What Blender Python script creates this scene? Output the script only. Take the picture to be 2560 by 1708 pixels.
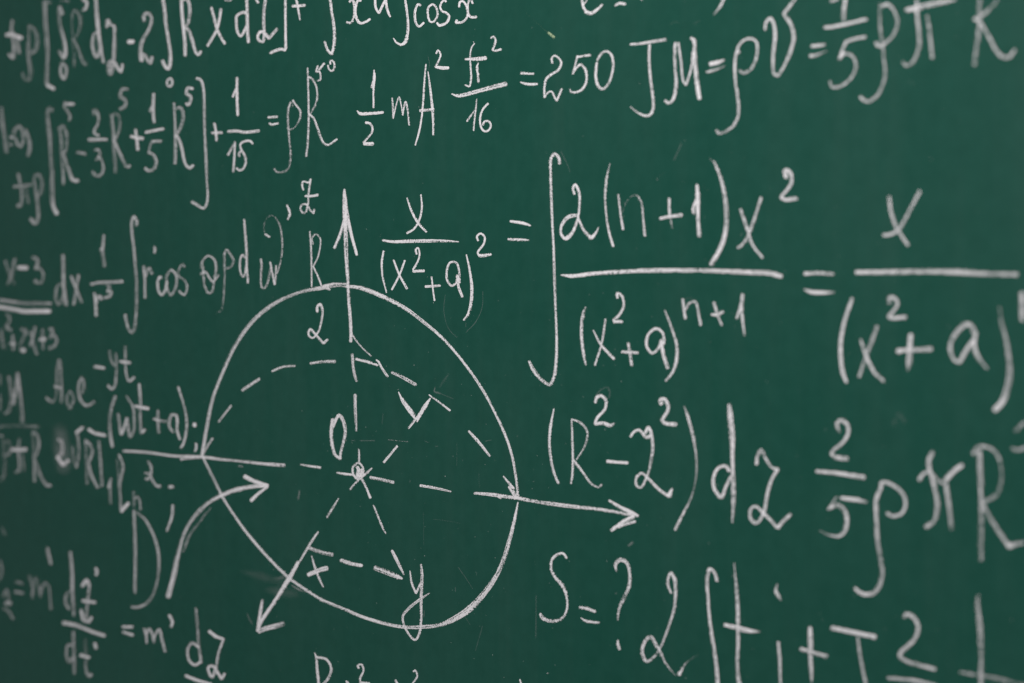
import bpy, math, random
from mathutils import Vector, Matrix, noise
random.seed(7)
for o in list(bpy.data.objects): bpy.data.objects.remove(o)
sc = bpy.context.scene
COL = sc.collection

# ---------------- camera, world, lamps, exposure ----------------
YAW, PITCH, DIST, FPX = math.radians(42.0), math.radians(3.2), 1.5, 3556.0
VIEW = Vector((-math.sin(YAW)*math.cos(PITCH), math.cos(YAW)*math.cos(PITCH), -math.sin(PITCH)))
RIGHT = Vector((math.cos(YAW), math.sin(YAW), 0.0))
UP = RIGHT.cross(VIEW).normalized()
CAM = -VIEW*DIST
cd = bpy.data.cameras.new('camera'); cam = bpy.data.objects.new('camera', cd); COL.objects.link(cam)
cam.matrix_world = Matrix.Translation(CAM) @ Matrix((RIGHT, UP, -VIEW)).transposed().to_4x4()
cd.sensor_width = 36.0; cd.lens = FPX/2560*36.0
cd.clip_start = 0.05; cd.clip_end = 60.0
sc.camera = cam

def px(x, y):
    """where the line of sight through photo pixel (x, y) meets the board face (y = 0)"""
    d = VIEW*FPX + RIGHT*(x-1280.0) - UP*(y-854.0)
    t = -CAM.y/d.y
    return CAM + d*t
cd.dof.use_dof = True
cd.dof.focus_distance = (px(1090, 900)-CAM).dot(VIEW)
cd.dof.aperture_fstop = 2.3

w = bpy.data.worlds.new('World'); sc.world = w; w.use_nodes = True
bg = w.node_tree.nodes['Background']
bg.inputs[0].default_value = (0.95, 0.98, 1.0, 1); bg.inputs[1].default_value = 0.30

def area(name, loc, target, size, power, col):
    l = bpy.data.lights.new(name, 'AREA'); l.shape = 'RECTANGLE'; l.size = size[0]; l.size_y = size[1]
    l.energy = power; l.color = col
    o = bpy.data.objects.new(name, l); COL.objects.link(o); o.location = loc
    o.rotation_euler = (Vector(target)-Vector(loc)).to_track_quat('-Z', 'Y').to_euler()
    return o
area('room_lamp', (0.42, -1.5, 1.0), (0.12, 0, 0.06), (0.8, 0.6), 27, (1.0, 0.97, 0.95))

vs = sc.view_settings
vs.view_transform = 'Standard'; vs.look = 'None'; vs.exposure = 0.0; vs.gamma = 1.0
try: vs.use_curve_mapping = False
except Exception: pass

# ---------------- materials ----------------
def newmat(name):
    m = bpy.data.materials.new(name); m.use_nodes = True
    nt = m.node_tree; nt.nodes.clear()
    return m, nt
def N(nt, t, **k):
    n = nt.nodes.new(t)
    for a, b in k.items(): setattr(n, a, b)
    return n
def L(nt, a, b): nt.links.new(a, b)
def math_n(nt, op, a, b=None, c=None, clamp=False):
    n = N(nt, 'ShaderNodeMath', operation=op); n.use_clamp = clamp
    for i, v in enumerate((a, b, c)):
        if v is None: continue
        if isinstance(v, (int, float)): n.inputs[i].default_value = v
        else: L(nt, v, n.inputs[i])
    return n.outputs[0]
def rng(nt, v, a, b, c=0.0, d=1.0, smooth=False):
    n = N(nt, 'ShaderNodeMapRange'); n.interpolation_type = 'SMOOTHSTEP' if smooth else 'LINEAR'
    L(nt, v, n.inputs['Value'])
    for k, x in (('From Min', a), ('From Max', b), ('To Min', c), ('To Max', d)):
        if isinstance(x, (int, float)): n.inputs[k].default_value = x
        else: L(nt, x, n.inputs[k])
    return n.outputs['Result']
def tex_noise(nt, vec, scale, detail=2.0, rough=0.5, dist=0.0):
    n = N(nt, 'ShaderNodeTexNoise'); n.inputs['Scale'].default_value = scale
    n.inputs['Detail'].default_value = detail; n.inputs['Roughness'].default_value = rough
    n.inputs['Distortion'].default_value = dist
    L(nt, vec, n.inputs['Vector']); return n.outputs['Fac']
def mapping(nt, vec, scale=(1,1,1), rot=(0,0,0), loc=(0,0,0)):
    n = N(nt, 'ShaderNodeMapping'); n.inputs['Scale'].default_value = scale
    n.inputs['Rotation'].default_value = rot; n.inputs['Location'].default_value = loc
    L(nt, vec, n.inputs['Vector']); return n.outputs['Vector']

def board_material():
    m, nt = newmat('green_board_enamel')
    out = N(nt, 'ShaderNodeOutputMaterial'); p = N(nt, 'ShaderNodeBsdfPrincipled')
    L(nt, p.outputs[0], out.inputs[0])
    co = N(nt, 'ShaderNodeTexCoord').outputs['Object']
    # wiped dust: long vertical wipes, slanting wipes and soft clouds of leftover chalk
    a = rng(nt, tex_noise(nt, mapping(nt, co, (26, 1, 1.6), (0, 0.06, 0)), 1.0, 5, 0.6), .42, .78, smooth=True)
    b = rng(nt, tex_noise(nt, mapping(nt, co, (9, 1, 1.2), (0, 0.75, 0)), 1.3, 5, 0.62, .4), .45, .8, smooth=True)
    c = rng(nt, tex_noise(nt, mapping(nt, co, (1, 1, 1)), 2.6, 4, 0.55), .35, .75, smooth=True)
    fine = rng(nt, tex_noise(nt, mapping(nt, co, (120, 1, 5), (0, -0.08, 0)), 1.0, 3, 0.6), .5, .8)
    hair = rng(nt, tex_noise(nt, mapping(nt, co, (320, 1, 6), (0, 0.9, 0)), 1.0, 2, 0.5), .64, .78)
    dust = math_n(nt, 'MULTIPLY', a, .34)
    dust = math_n(nt, 'ADD', dust, math_n(nt, 'MULTIPLY', b, .28))
    dust = math_n(nt, 'ADD', dust, math_n(nt, 'MULTIPLY', c, .38))
    dust = math_n(nt, 'ADD', dust, math_n(nt, 'MULTIPLY', fine, .14))
    dust = math_n(nt, 'ADD', dust, math_n(nt, 'MULTIPLY', hair, .10))
    amt = rng(nt, dust, 0, 1, 0.0, 0.016)
    # small grains that give the enamel its tooth
    grain = tex_noise(nt, co, 700, 2, 0.6)
    mot = tex_noise(nt, co, 55, 3, 0.6)
    base = N(nt, 'ShaderNodeMix', data_type='RGBA')
    base.inputs['A'].default_value = (0.0068, 0.0615, 0.0435, 1); base.inputs['B'].default_value = (0.0095, 0.0700, 0.0505, 1)
    L(nt, rng(nt, mot, .3, .7), base.inputs['Factor'])
    mx = N(nt, 'ShaderNodeMix', data_type='RGBA')
    L(nt, amt, mx.inputs['Factor']); L(nt, base.outputs['Result'], mx.inputs['A'])
    mx.inputs['B'].default_value = (0.72, 0.70, 0.70, 1)
    L(nt, mx.outputs['Result'], p.inputs['Base Color'])
    L(nt, rng(nt, dust, 0, 1, .42, .6), p.inputs['Roughness'])
    p.inputs['Specular IOR Level'].default_value = 0.10
    bp = N(nt, 'ShaderNodeBump'); bp.inputs['Strength'].default_value = .12; bp.inputs['Distance'].default_value = .0004
    L(nt, grain, bp.inputs['Height']); L(nt, bp.outputs[0], p.inputs['Normal'])
    return m

def chalk_material(name, col, soft=False):
    m, nt = newmat(name)
    out = N(nt, 'ShaderNodeOutputMaterial')
    co = N(nt, 'ShaderNodeTexCoord').outputs['Object']
    pr = N(nt, 'ShaderNodeAttribute'); pr.attribute_name = 'press'
    uv = N(nt, 'ShaderNodeUVMap').outputs[0]
    sep = N(nt, 'ShaderNodeSeparateXYZ'); L(nt, uv, sep.inputs[0])
    u = sep.outputs[0]
    au = math_n(nt, 'ABSOLUTE', math_n(nt, 'MULTIPLY_ADD', u, 2.0, -1.0))
    if soft:
        e = rng(nt, au, 1.0, 0.0, 0, 1, smooth=True)
        n = rng(nt, tex_noise(nt, co, 45, 4, .6), .3, .7, .35, 1.5)
        al = math_n(nt, 'MULTIPLY', math_n(nt, 'MULTIPLY', pr.outputs['Fac'], e), n, clamp=True)
    else:
        e = rng(nt, au, 1.0, 0.62, 0, 1, smooth=True)
        cover = math_n(nt, 'MULTIPLY', pr.outputs['Fac'], e)
        g = rng(nt, tex_noise(nt, co, 620, 3, .65), .32, .68)
        uv3 = N(nt, 'ShaderNodeCombineXYZ')
        L(nt, math_n(nt, 'MULTIPLY', u, 6.5), uv3.inputs[0])
        L(nt, math_n(nt, 'MULTIPLY', sep.outputs[1], 22.0), uv3.inputs[1])
        rn = N(nt, 'ShaderNodeAttribute'); rn.attribute_name = 'seed'
        L(nt, rn.outputs['Fac'], uv3.inputs[2])
        s = rng(nt, tex_noise(nt, uv3.outputs[0], 1.0, 2, .5), .32, .68)
        n = math_n(nt, 'ADD', math_n(nt, 'MULTIPLY', g, .55), math_n(nt, 'MULTIPLY', s, .45))
        n = rng(nt, n, .22, .78, .02, 1.16)
        lo = math_n(nt, 'SUBTRACT', n, .17); hi = math_n(nt, 'ADD', n, .17)
        al = rng(nt, cover, lo, hi, 0, 1, smooth=True)
        al = math_n(nt, 'MULTIPLY', al, rng(nt, pr.outputs['Fac'], .6, .98, .80, 1.0))
    d = N(nt, 'ShaderNodeBsdfPrincipled'); d.inputs['Roughness'].default_value = 1.0
    d.inputs['Specular IOR Level'].default_value = .05
    cm = N(nt, 'ShaderNodeMix', data_type='RGBA')
    cm.inputs['A'].default_value = (col[0]*.86, col[1]*.86, col[2]*.86, 1); cm.inputs['B'].default_value = (*col, 1)
    L(nt, rng(nt, tex_noise(nt, co, 300, 2, .6), .35, .65), cm.inputs['Factor'])
    L(nt, cm.outputs['Result'], d.inputs['Base Color'])
    L(nt, al, d.inputs['Alpha']); L(nt, d.outputs[0], out.inputs[0])
    return m
BOARD = board_material()
CHALK = chalk_material('white_chalk', (0.87, 0.835, 0.86))
SOFT = chalk_material('rubbed_chalk', (0.75, 0.73, 0.75), soft=True)
YELLOW = chalk_material('yellow_chalk', (0.62, 0.74, 0.46))
MATS = [CHALK, SOFT, YELLOW]

# ---------------- the board ----------------
def box_mesh(name, x0, x1, y0, y1, z0, z1):
    v = [(x, y, z) for x in (x0, x1) for y in (y0, y1) for z in (z0, z1)]
    f = [(0,1,3,2), (4,6,7,5), (0,4,5,1), (2,3,7,6), (0,2,6,4), (1,5,7,3)]
    me = bpy.data.meshes.new(name); me.from_pydata(v, [], f); me.update(); return me
board = bpy.data.objects.new('chalkboard', box_mesh('chalkboard', -2.7, 1.5, 0.0, 0.018, -0.78, 0.78))
board.data.materials.append(BOARD); COL.objects.link(board)
board['label'] = 'large matte dark green chalkboard covered in white handwritten formulas'
board['category'] = 'chalkboard'

# ---------------- chalk strokes ----------------
STROKES = r'''
F chalk_formula|chalk integral of R and dz inside square brackets along the top left edge
@ 0 0 4.694
G letter_pi
50 .6 150 240 137 320 148 430 168 560 165 680
50 .75 155 685 105 640
55 .95 75 415 130 405 200 430 255 450
50 .55 200 450 215 540 225 625
G letter_rho
50 .42 335 320 335 450 335 600 350 750 365 850 350 935 / 300 930 265 860
50 .42 335 305 385 330 430 400 440 500 415 590 370 625
G square_bracket
45 .3 590 30 530 20
55 .55 525 20 535 200 550 450 560 700 555 850 550 990
50 .9 555 1000 600 1025 635 1045
G integral_sign
50 .65 738 170 / 705 85 695 180 705 300 740 430 765 560 765 650 745 685 / 700 600
G digit_zero
46 .6 730 740 775 790 780 850 755 930 725 900 710 820 730 740
45 .4 745 880 742 915
G letter_r
45 .22 845 170 855 300 865 500 870 780
45 .3 845 190 880 125 930 170 950 260 935 360 895 440
45 .45 865 460 910 540 945 640 980 730 1015 755
G digit_three
45 .75 970 0 1010 10 1020 60 1000 110 975 115
G superscript_mark
40 .35 715 -10 720 30
G superscript_mark
40 .5 755 -5 805 20
G letter_d
50 .7 1125 -10 1140 200 1160 400 1190 600 1215 735
46 .65 1158 400 1115 400 1092 470 1092 560 1110 630 1135 672 1165 615 1180 560
G letter_z
48 .75 1258 320 / 1265 235 1300 285 1345 305 / 1347 450 1342 600 1335 710 1318 810 1297 868 1275 800 1295 725 1340 735 1390 812 1425 848 / 1440 755
G minus_sign
55 1 1505 490 1568 490
G digit_two
46 .7 1698 250 1690 190 1728 150 1775 190 1777 280 1740 370 1690 450 1660 520 1650 620 1662 720 / 1695 640 1730 700 1770 742 / 1785 670
G integral_sign
42 .85 1913 -10 1930 100 1950 280 1980 480 2000 650 1995 760 1975 810 1935 770 1908 712
G digit_zero
36 .85 1995 920 1965 950 1970 1000 2000 1015 2025 970 2012 930 1995 920
@ 400 0 4.694
G letter_r
42 .9 250 -10 260 150 280 350 295 500 300 655
42 .72 265 0 320 -8 350 80 350 170 330 260 300 320
42 .85 285 325 330 350 380 480 415 600 450 645 485 605
G letter_x
36 .9 605 90 640 220 675 350 720 440 765 515
36 .9 718 108 700 230 665 360 610 460 560 540
G letter_d
38 .9 1020 -10 1025 150 1030 350 1040 500
36 .85 1012 165 985 145 905 190 900 280 910 370 950 425 980 385 1012 310
G superscript_mark
30 .9 1130 -5 1155 35
G letter_z
36 .9 1240 -10 1222 130 1220 300 1225 370 1210 490 1160 470 1150 420 1190 370 1240 400 1280 452 / 1380 340
G superscript_mark
26 .85 760 -2 800 8 840 -2
G square_bracket
32 .95 1475 -10 1475 200 1475 400 1478 580
36 .95 1475 590 1420 580 1350 600 1295 625
G plus_sign
34 .97 1555 75 1620 72 1705 65
34,30,14 .95 1603 -10 1620 80 1635 170 1645 240
F chalk_formula|two tall chalk integral signs with curly x and cos x along the top edge
G integral_sign
34,34,36,26 .9 2000 -10 2020 150 2045 320 2050 450 2035 590 2015 635 1970 590 1935 490
@ 800 0 4.694
G letter_x
28 .97 348 25 380 -8 400 40 408 130 400 210 365 268 315 262
28,28,34,30 .97 485 8 445 10 425 60 415 130 430 210 470 270 540 260 590 225
G letter_u
30 .97 650 -10 655 80 672 122 695 155 / 730 80 770 -5
28,30,28,20 .97 775 -5 785 80 805 150 828 200
G integral_sign
28,30,36,44,30,14 .92 1003 -10 1020 120 1035 280 1030 400 1005 490 960 525 905 505 865 450
G letter_c
28 .97 1185 65 1155 50 1122 120 1116 200 1130 270 1165 312 1222 268
G letter_o
26 .95 1325 48 1275 90 1270 180 1290 250 1330 260 1380 190 1380 130 1350 65 1325 50
G letter_s
26,24,26,30,32 .97 1482 22 1465 0 1425 40 1415 90 1440 135 1480 150 1517 190 1500 250 1460 285 1400 303 / 1378 270
G letter_x
26,26,28,30 .97 1637 85 1645 28 1680 15 1720 70 1740 150 1770 200 1840 200
24,24,26,34 .97 1795 42 1780 5 1755 5 1735 70 1740 150 1720 220 1670 262 1598 270 / 1605 238
F chalk_formula|chalk equation with three large R terms in square brackets plus one fifteenth
@ 0 240 4.694
G digit_one
52 .42 8 140 30 300 50 450 75 665
40 .3 5 240 -8 370
G equals_sign
46 .7 118 485 165 490
46 .5 100 570 150 570
G letter_o
46 .65 160 450 180 390 225 360 260 410 275 500 265 570 245 595 210 570 190 500
G parenthesis
46 .6 300 390 330 470 350 560 345 640 325 700
G square_bracket
54 .55,.5,.5,.55,.95 615 170 585 145 560 190 565 300 585 500 600 750 610 1000 615 1200 630 1310 670 1385
G digit_five
44 .8 868 95 785 95
42 .5 765 70 760 130 800 180 830 240 815 290
G letter_r
48 .45 700 370 715 500 730 700 740 900 740 1040
46 .45 700 375 735 355 775 420 785 530 770 640 745 690
46 .5,.55,.85 735 660 780 780 820 900 860 990 920 995
G minus_sign
44 .75 905 655 960 665 1010 680
G digit_two
42 .65 1105 220 1095 170 1130 175 1160 250 1150 340 1110 410 1115 440 1165 465
G fraction_bar
44 .8 1040 512 1140 515 1255 515
G digit_three
40 .55 1108 640 1148 628 1175 670 1160 715 / 1130 755
40 .6 1150 720 1190 740 1215 820 1205 900 1160 940 1120 930 1088 890
G letter_r
44 .5 1305 220 1320 350 1335 550 1345 750 1355 900
40 .4 1330 230 1360 205 1400 250 1410 330 1390 430 1350 520
42 .7 1335 510 1400 650 1450 760 1495 830 1525 818
G plus_sign
40 .85 1535 475 1600 490 1680 500
40 .85 1590 395 1605 500 1620 635
G fraction_bar
38 .9 1710 430 1800 410 1920 385
G digit_five
38 .85 1895 535 1785 535
34 .5 1785 540 1770 580 1748 660
38 .75,.7,.85 1742 668 1800 690 1835 760 1830 820 1790 870 1740 880 1705 845
G letter_r
38 .62 2045 85 2055 250 2060 450 2060 650 2055 795
36 .65 2080 150 2115 135 2145 180 2150 270 2120 370 2080 450
38 .8 2065 450 2120 560 2150 690 2180 800 2225 845 2270 815
@ 0 0 4.694
G digit_five
42 .6 1500 1045 1435 1052 1415 1145 1450 1150 1480 1205 1460 1260 1410 1280
G digit_one
38 .8 1805 1100 1800 1250 1800 1340 1810 1440
34 .65 1800 1230 1762 1310
G digit_five
38 .85 2265 1042 2205 1035 2190 1100 2235 1130 2240 1180 2210 1235 2188 1212
@ 400 240 4.694
G square_bracket
38,36,34,34,34,34,36,38 .85,.75,.7,.72,.8,.85 430 -202 475 -190 508 -100 518 50 525 300 540 700 555 1000 562 1150 550 1260 515 1315 440 1280 375 1240
G plus_sign
32 .95 610 435 665 432 730 432
32 .9 640 320 655 400 665 525
G digit_one
34 .92 905 -215 905 -75 908 75 915 228
30 .9 895 -85 855 12
G fraction_bar
34 .97 800 418 900 412 1000 428 1165 410
G digit_one
30 .85 882 540 875 700 862 890
30 .75 870 570 800 695
G digit_five
28 .9 1090 562 1060 530 1000 533 948 568 962 650
28 .8 935 710 930 672 962 652 1000 710 1007 790 980 850 940 875 900 848
G equals_sign
28 .95 1270 252 1380 245
26 .95 1288 318 1305 335 1390 322
G letter_rho
24 .75,.7,.65,.5,.6 1535 75 1510 150 1505 300 1512 400 1525 550 1535 680 1525 780 1490 870 1430 895 1370 890 1345 850
24,24,18,22 .9,.75,.5,.7 1560 50 1600 110 1645 170 1650 240 1620 320 1570 380 1520 395 1500 375
18 .4 1552 75 1562 130
G letter_r
20,24,26,24 .85 1735 -327 1738 -227 1745 -27 1748 223 1745 400 1735 580 1718 710
24,22,20 .85,.6 1740 -227 1790 -197 1838 -107 1850 -7 1828 103 1765 213
26 .95 1755 215 1805 260 1850 370 1890 490 1930 560 1980 575 2080 510
G digit_five
26 .95 1930 -382 1868 -305
24 .9 1855 -352 1838 -280 1870 -287 1888 -240 1880 -185 1850 -182
G digit_zero
24 .95 2005 -372 2000 -410 2030 -412 2050 -367 2040 -307 2010 -292 1980 -327 1975 -360
F chalk_formula|chalk line one half m A squared, pi squared over 16, equals 250 J
@ 800 0 4.694
G digit_one
16,34,26,24,24 .97 638 822 642 900 632 1020 632 1150 632 1265
24 .9 630 950 608 1030
G fraction_bar
14,34,38,36 .97 440 1300 470 1332 600 1332 745 1320
G digit_two
34,28,26,30 .97,.9,.85,.9 538 1440 590 1450 620 1500 610 1560 580 1600 515 1675
38,40,42 .97 515 1688 560 1690 625 1688
G letter_m
18,22,18 .9 848 1150 855 1250 858 1395
18 .85 860 1380 890 1250 930 1140 950 1220 972 1355
20 .9 972 1350 985 1260 1005 1195 1025 1270 1047 1470
G letter_a
18,24,24,24,20 .9 1245 755 1228 950 1212 1200 1190 1400 1160 1560 1119 1705
12,26,30,26,26 .88 1268 840 1290 1000 1318 1260 1330 1450 1332 1585
34 .85 1172 1300 1250 1295 1338 1285
G digit_two
22 .97 1365 630 1385 592 1415 640 1400 700 1355 790
20,36,40,36 1 1355 790 1390 792 1430 798 1510 798
G letter_pi
14,20,24,24,20 .85 1815 510 1780 560 1765 650 1770 800 1775 920 1760 1005 1748 1018 / 1702 998
24,40,46,44 .92 1705 697 1800 695 1880 690 1950 680
14,34,34,30 .92 1860 740 1845 790 1857 880 1862 970
G digit_two
20,24,24 .85 2005 450 2040 430 2062 480 2045 540 2025 590
24,28 .92 2030 592 2070 597 2128 580
G fraction_bar
12,36,44,54,62 .97,.95,.85,.75,.7 1545 1103 1620 1125 1800 1085 2000 1030 2185 985
G digit_one
12,22,22,20 .88 1840 1160 1830 1280 1815 1400 1803 1535
16,26 .9 1820 1290 1725 1425
G digit_six
24 .95 1975 1215 1910 1290 1882 1390 1890 1490 1930 1540 1980 1530 2005 1470 1980 1425 1930 1430 1912 1470
@ 1200 0 4.694
G equals_sign
28 1 480 860 550 862 630 866
14,30,34,26 .98 475 965 530 982 610 990 680 985
G digit_two
26,24,26,28,24,20,26,24 .98 852 742 843 690 875 655 930 690 955 740 920 820 830 880 780 930 760 1010 758 1145 / 800 1088 840 1075 880 1150 902 1185 / 930 1120 962 1045
G digit_five
24,28,34 .97 1150 670 1220 658 1295 648
22,22 .95 1145 655 1125 740 1090 870
22,30,34,28,30,26,16 .95 1092 865 1140 790 1185 760 1230 800 1255 890 1245 980 1200 1050 1130 1085 1070 1080 1058 1045
G digit_zero
26,28,32,28,26,34,32,26 .95,.92,.85,.88,.95 1380 710 1420 640 1480 605 1540 640 1565 740 1555 850 1510 980 1440 1045 1390 1010 1362 900 1365 800 1375 735
G letter_j
26,30,36,36 1,.97,.8,.7 1765 522 1900 510 2050 485 2180 465
@ 1500 0 3.672
26,24,26,26,28,28,20,12 .97,.9,.88,.9 458 410 452 500 458 650 475 800 490 920 490 1000 460 1055 410 1062 340 1030 280 980
F chalk_formula|chalk equation M equals rho V equals one fifth rho pi R at upper right
G letter_m
28,28,30,26,28 .9,.88,.85,.9 692 395 688 500 695 650 700 760 690 860 660 930 625 945 600 925
24,24,24 .92 720 395 745 560 765 740 790 782 / 820 700 845 600 855 480
26,38,36,40,40 .85,.92 835 350 862 370 870 480 885 700 915 910
G equals_sign
42,40,20 .97 1012 590 1080 575 1142 550
26,28,14 .9 980 662 1040 650 1142 608
G letter_rho
30 .85,.8,.75,.7,.75,.8 1255 470 1240 580 1240 700 1260 850 1275 980 1265 1080 1220 1160 1150 1210 1090 1225 1070 1195
28 .85 1280 485 1265 450 1310 380 1380 355 1435 385 1445 450 1430 550 1380 640 1320 670 1285 650
G letter_v
28,30,32,34,30,32 .85 1517 275 1525 210 1565 170 1595 220 1608 330 1595 480 1590 600 1605 685 1635 695
28,32,40,40,30 .8,.75,.7,.8 1640 695 1690 610 1750 480 1780 340 1760 240 1690 130 / 1795 -10
G equals_sign
34,34,28 .95,.95,.8 1945 425 2000 420 2065 410
38,34,18 .97,.9,.6 1930 515 1960 515 2080 470
@ 1920 0 3.672
G digit_one
42 .88 712 -10 700 90 695 178
36 .85 580 10 640 -8
G fraction_bar
36,34,34,36 .97,.9,.85,.9 520 250 560 252 700 225 905 178
G digit_five
34,34,36 .85,.88,.95 715 388 800 360 895 342
34 .8 715 388 690 450 658 545
34 .88,.8,.75,.8 660 540 700 495 770 510 810 590 790 680 730 750 660 795 590 800 572 750
G letter_rho
36 .65,.65,.6,.6,.7,.75 1035 35 1030 200 1045 350 1060 500 1080 640 1060 770 1010 870 930 930 880 920 850 890
36 .85,.75,.65,.7 1050 60 1100 40 1150 90 1190 190 1170 290 1100 380 1020 425 990 390
G letter_pi
42,52,48,36 .97,1,.97,.9 1270 95 1400 65 1550 30 1720 -2
40 .75,.7,.65,.55 1370 -10 1370 150 1385 280 1390 400 1370 500 1320 585 1265 605 1240 570
40 .65 1465 150 1485 300 1500 420 1508 535
G letter_r
46 .7,.65,.55 1945 -10 1940 200 1920 400 1890 600
40 .55 2110 -8 2040 80 1960 150
46 .85 1895 170 1935 190
42 .8,.7,.75 1950 200 2030 340 2100 470 2150 520 2210 530 2270 460
F chalk_formula|bottom of a chalk letter e and a wavy dash, cut by the top edge
@ 1200 0 4.694
G letter_e
28,34,42,34,26 .98 1200 -10 1215 80 1250 140 1300 158 1370 120 1440 55
18 .9 1225 50 1260 0
G minus_sign
20,36,34 .98 1585 68 1640 40 1705 50
G comma_mark
22 .6 1885 -5 1905 2
@ 1500 0 3.672
G slanted_stroke
34,28,16 .9,.85,.5 1138 -10 1105 60 1045 135
F yellow_chalk_tick|short pale yellow chalk tick at the end of a thin diagonal scratch
@ 1200 0 4.694
G chalk_streak
y12,16,16 .95 802 378 840 408 875 438
y10 .9 795 385 835 425 868 452
y4,6 .3 540 152 660 262 790 380
F chalk_formula|small blurred chalk letters pi and rho near the left edge
@ 0 240 4.694
G letter_pi
46 .55,.5,.5,.75 215 910 235 1000 255 1100 255 1220 240 1290 205 1285
44 .6,.6,.4 160 1060 230 1055 365 1040
44 .45 300 1060 320 1160 335 1260
G letter_rho
46 .5,.5,.55,.7 420 930 405 970 420 1100 440 1250 450 1380 440 1460 410 1495 360 1440
44 .45 420 925 460 930 490 990 495 1080 470 1160 440 1190
F chalk_formula|blurred chalk fraction x minus 3 with a double fraction line, followed by dx
@ 0 500 4.694
G letter_x
44 .5 65 715 100 840 130 900 170 985
44 .6 175 690 145 820 130 900 95 990
G minus_sign
58 .97 215 797 320 797
G digit_three
46 .6 380 675 430 690 445 740 425 795
46 .65 410 805 460 800 505 850 510 920 490 970 440 970 405 945
G fraction_bar
50 .5,.5,.6 -10 1175 150 1195 350 1212 600 1215
56 .97 -10 1255 150 1285 280 1310 400 1310 590 1305
G letter_d
46 .6,.65,.6 740 650 745 800 750 1000 765 1150 775 1235
44 .42 730 985 680 1010 655 1100 665 1190 690 1220 720 1180 740 1100
G letter_x
42 .65 840 895 880 1000 920 1100 960 1200
42 .65 925 880 900 1000 890 1100 865 1230
@ 0 760 4.694
G digit_two
46 .5,.5,.6,.75 75 120 110 150 110 200 78 255 85 285 130 305
G letter_x
46 .5 15 300 30 420 50 520
G plus_sign
46 .75 120 465 180 465
44 .6 150 370 152 450 155 540
G digit_two
44 .55 250 300 290 300 300 350 265 430 240 500 245 550
62 .85 262 545 290 540
G letter_x
42 .7 355 320 380 400 405 500 435 590
42 .65 415 270 390 380 355 490
G plus_sign
44 .65 500 300 500 530
56 .9 468 418 535 412
G digit_three
42 .6 580 300 615 290 620 330 590 400
42 .65 600 385 640 370 665 430 640 490 575 520
F chalk_formula|chalk line with one over r cubed and an integral of r cos theta
@ 0 500 4.694
G digit_one
40 .65,.75,.45,.45 1222 415 1215 520 1205 590 1220 700 1230 780
38 .8 1180 590 1205 570
G fraction_bar
40 .75,.75,.85 1070 990 1150 972 1300 965 1440 955
G letter_r
42 .75 1110 1095 1125 1200 1130 1360
38 .75 1130 1220 1150 1140 1180 1130 1190 1170
G digit_three
38 .65 1260 1000 1290 1020 1262 1078
38 .7 1260 1075 1305 1070 1300 1120 1225 1150
G integral_sign
38 .7,.7,.65,.6,.55,.55,.7,.8 1605 300 1605 240 1575 195 1550 260 1555 400 1575 550 1590 750 1603 950 1605 1150 1600 1350 1580 1500 1550 1555 1510 1500 1480 1400 1470 1350
G letter_r
36 .65 1690 780 1705 950 1705 1150
34 .7 1710 900 1725 830 1755 800 1788 868
34 .85 1815 550 1822 590 1812 620
G letter_c
34 .75 1895 920 1880 900 1855 960 1865 1070 1900 1115 1940 1060 1965 960
G letter_o
34 .72,.65,.6,.6,.7 2020 820 1965 880 1965 1050 2005 1120 2060 1050 2080 940 2060 860 2020 825
G letter_s
32 .7,.6,.7,.8 2170 790 2150 750 2110 790 2090 860 2110 910 2160 940 2195 1000 2180 1100 2160 1115 2105 1070
@ 400 500 4.694
G letter_theta
30 .65 490 800 500 720 570 655 640 700 660 800 640 930 610 1080 580 1095 540 1040 515 920 508 780
30 .7 480 870 530 845 580 910 620 960 690 885
G letter_rho
26 .75,.6,.5 755 640 785 585 830 640 865 710 840 780 765 810
26,24,20 .6,.45,.35,.2 758 640 758 900 745 1150 720 1290 650 1340
G letter_d
28,32,34,28,28 .9 990 230 1005 400 1020 600 1020 750 1035 975
26 .65,.75,.8 1005 680 970 645 945 700 945 830 975 905 1000 870 1012 780
G letter_omega
26 .85,.75,.6,.55,.5 1188 695 1195 760 1188 900 1195 1020 1220 1045 1255 1000 1290 870 1300 800
24 .75,.8,.95 1295 730 1320 850 1350 995
22 .7 1350 995 1362 870 1365 770
20,22,20,16,16 .8,.65,.5,.45,.4,.4 1375 860 1410 760 1435 600 1430 400 1390 250 1330 185 1270 200 1225 290 1228 390
24 .9 1235 400 1290 435
G comma_mark
24,30,34,22 .97 1492 60 1520 130 1525 170 1503 230
F sphere_diagram|large chalk circle with three axis arrows, dashed lines and letters Z, Y, X, O
@ 400 660 3.672
G circle_outline
40,36,30,34,34,32,30,30 .75,.7,.75,.85,.9 1710 192 1600 195 1480 222 1390 235 1250 270 1100 335 980 415 850 530 740 670 650 830 550 1060 480 1250 430 1500 386 1755
22 .8 1480 205 1560 235
18 .8 1500 200 1600 180
@ 860 560 3.672
30,40,38,30,26,24,24,24,24,26 .9,.9,.85,.85,.85 20 572 130 582 250 622 400 690 560 775 750 915 900 1045 1050 1210 1200 1410 1300 1568 1366 1692 1466 1902 1536 2102 1576 2302 1601 2500
@ 720 860 3.672
@ 800 1200 3.672
12,28,34,36,44,56,60,50,34,32,32,30,28,28,28 1,.95,.85,.8,.85,.8,.85,.9,.9,.9 1818 205 1790 350 1740 550 1690 720 1620 880 1500 1050 1350 1200 1200 1290 1100 1330 950 1350 780 1350 600 1320 400 1260 200 1175 0 1095
@ 260 1060 3.672
26 .88 905 295 1000 490 1100 690 1260 930 1450 1165 1650 1370 1720 1430 1930 1572 2010 1620
G vertical_axis
@ 400 500 4.694
S arrow_shaft
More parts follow.
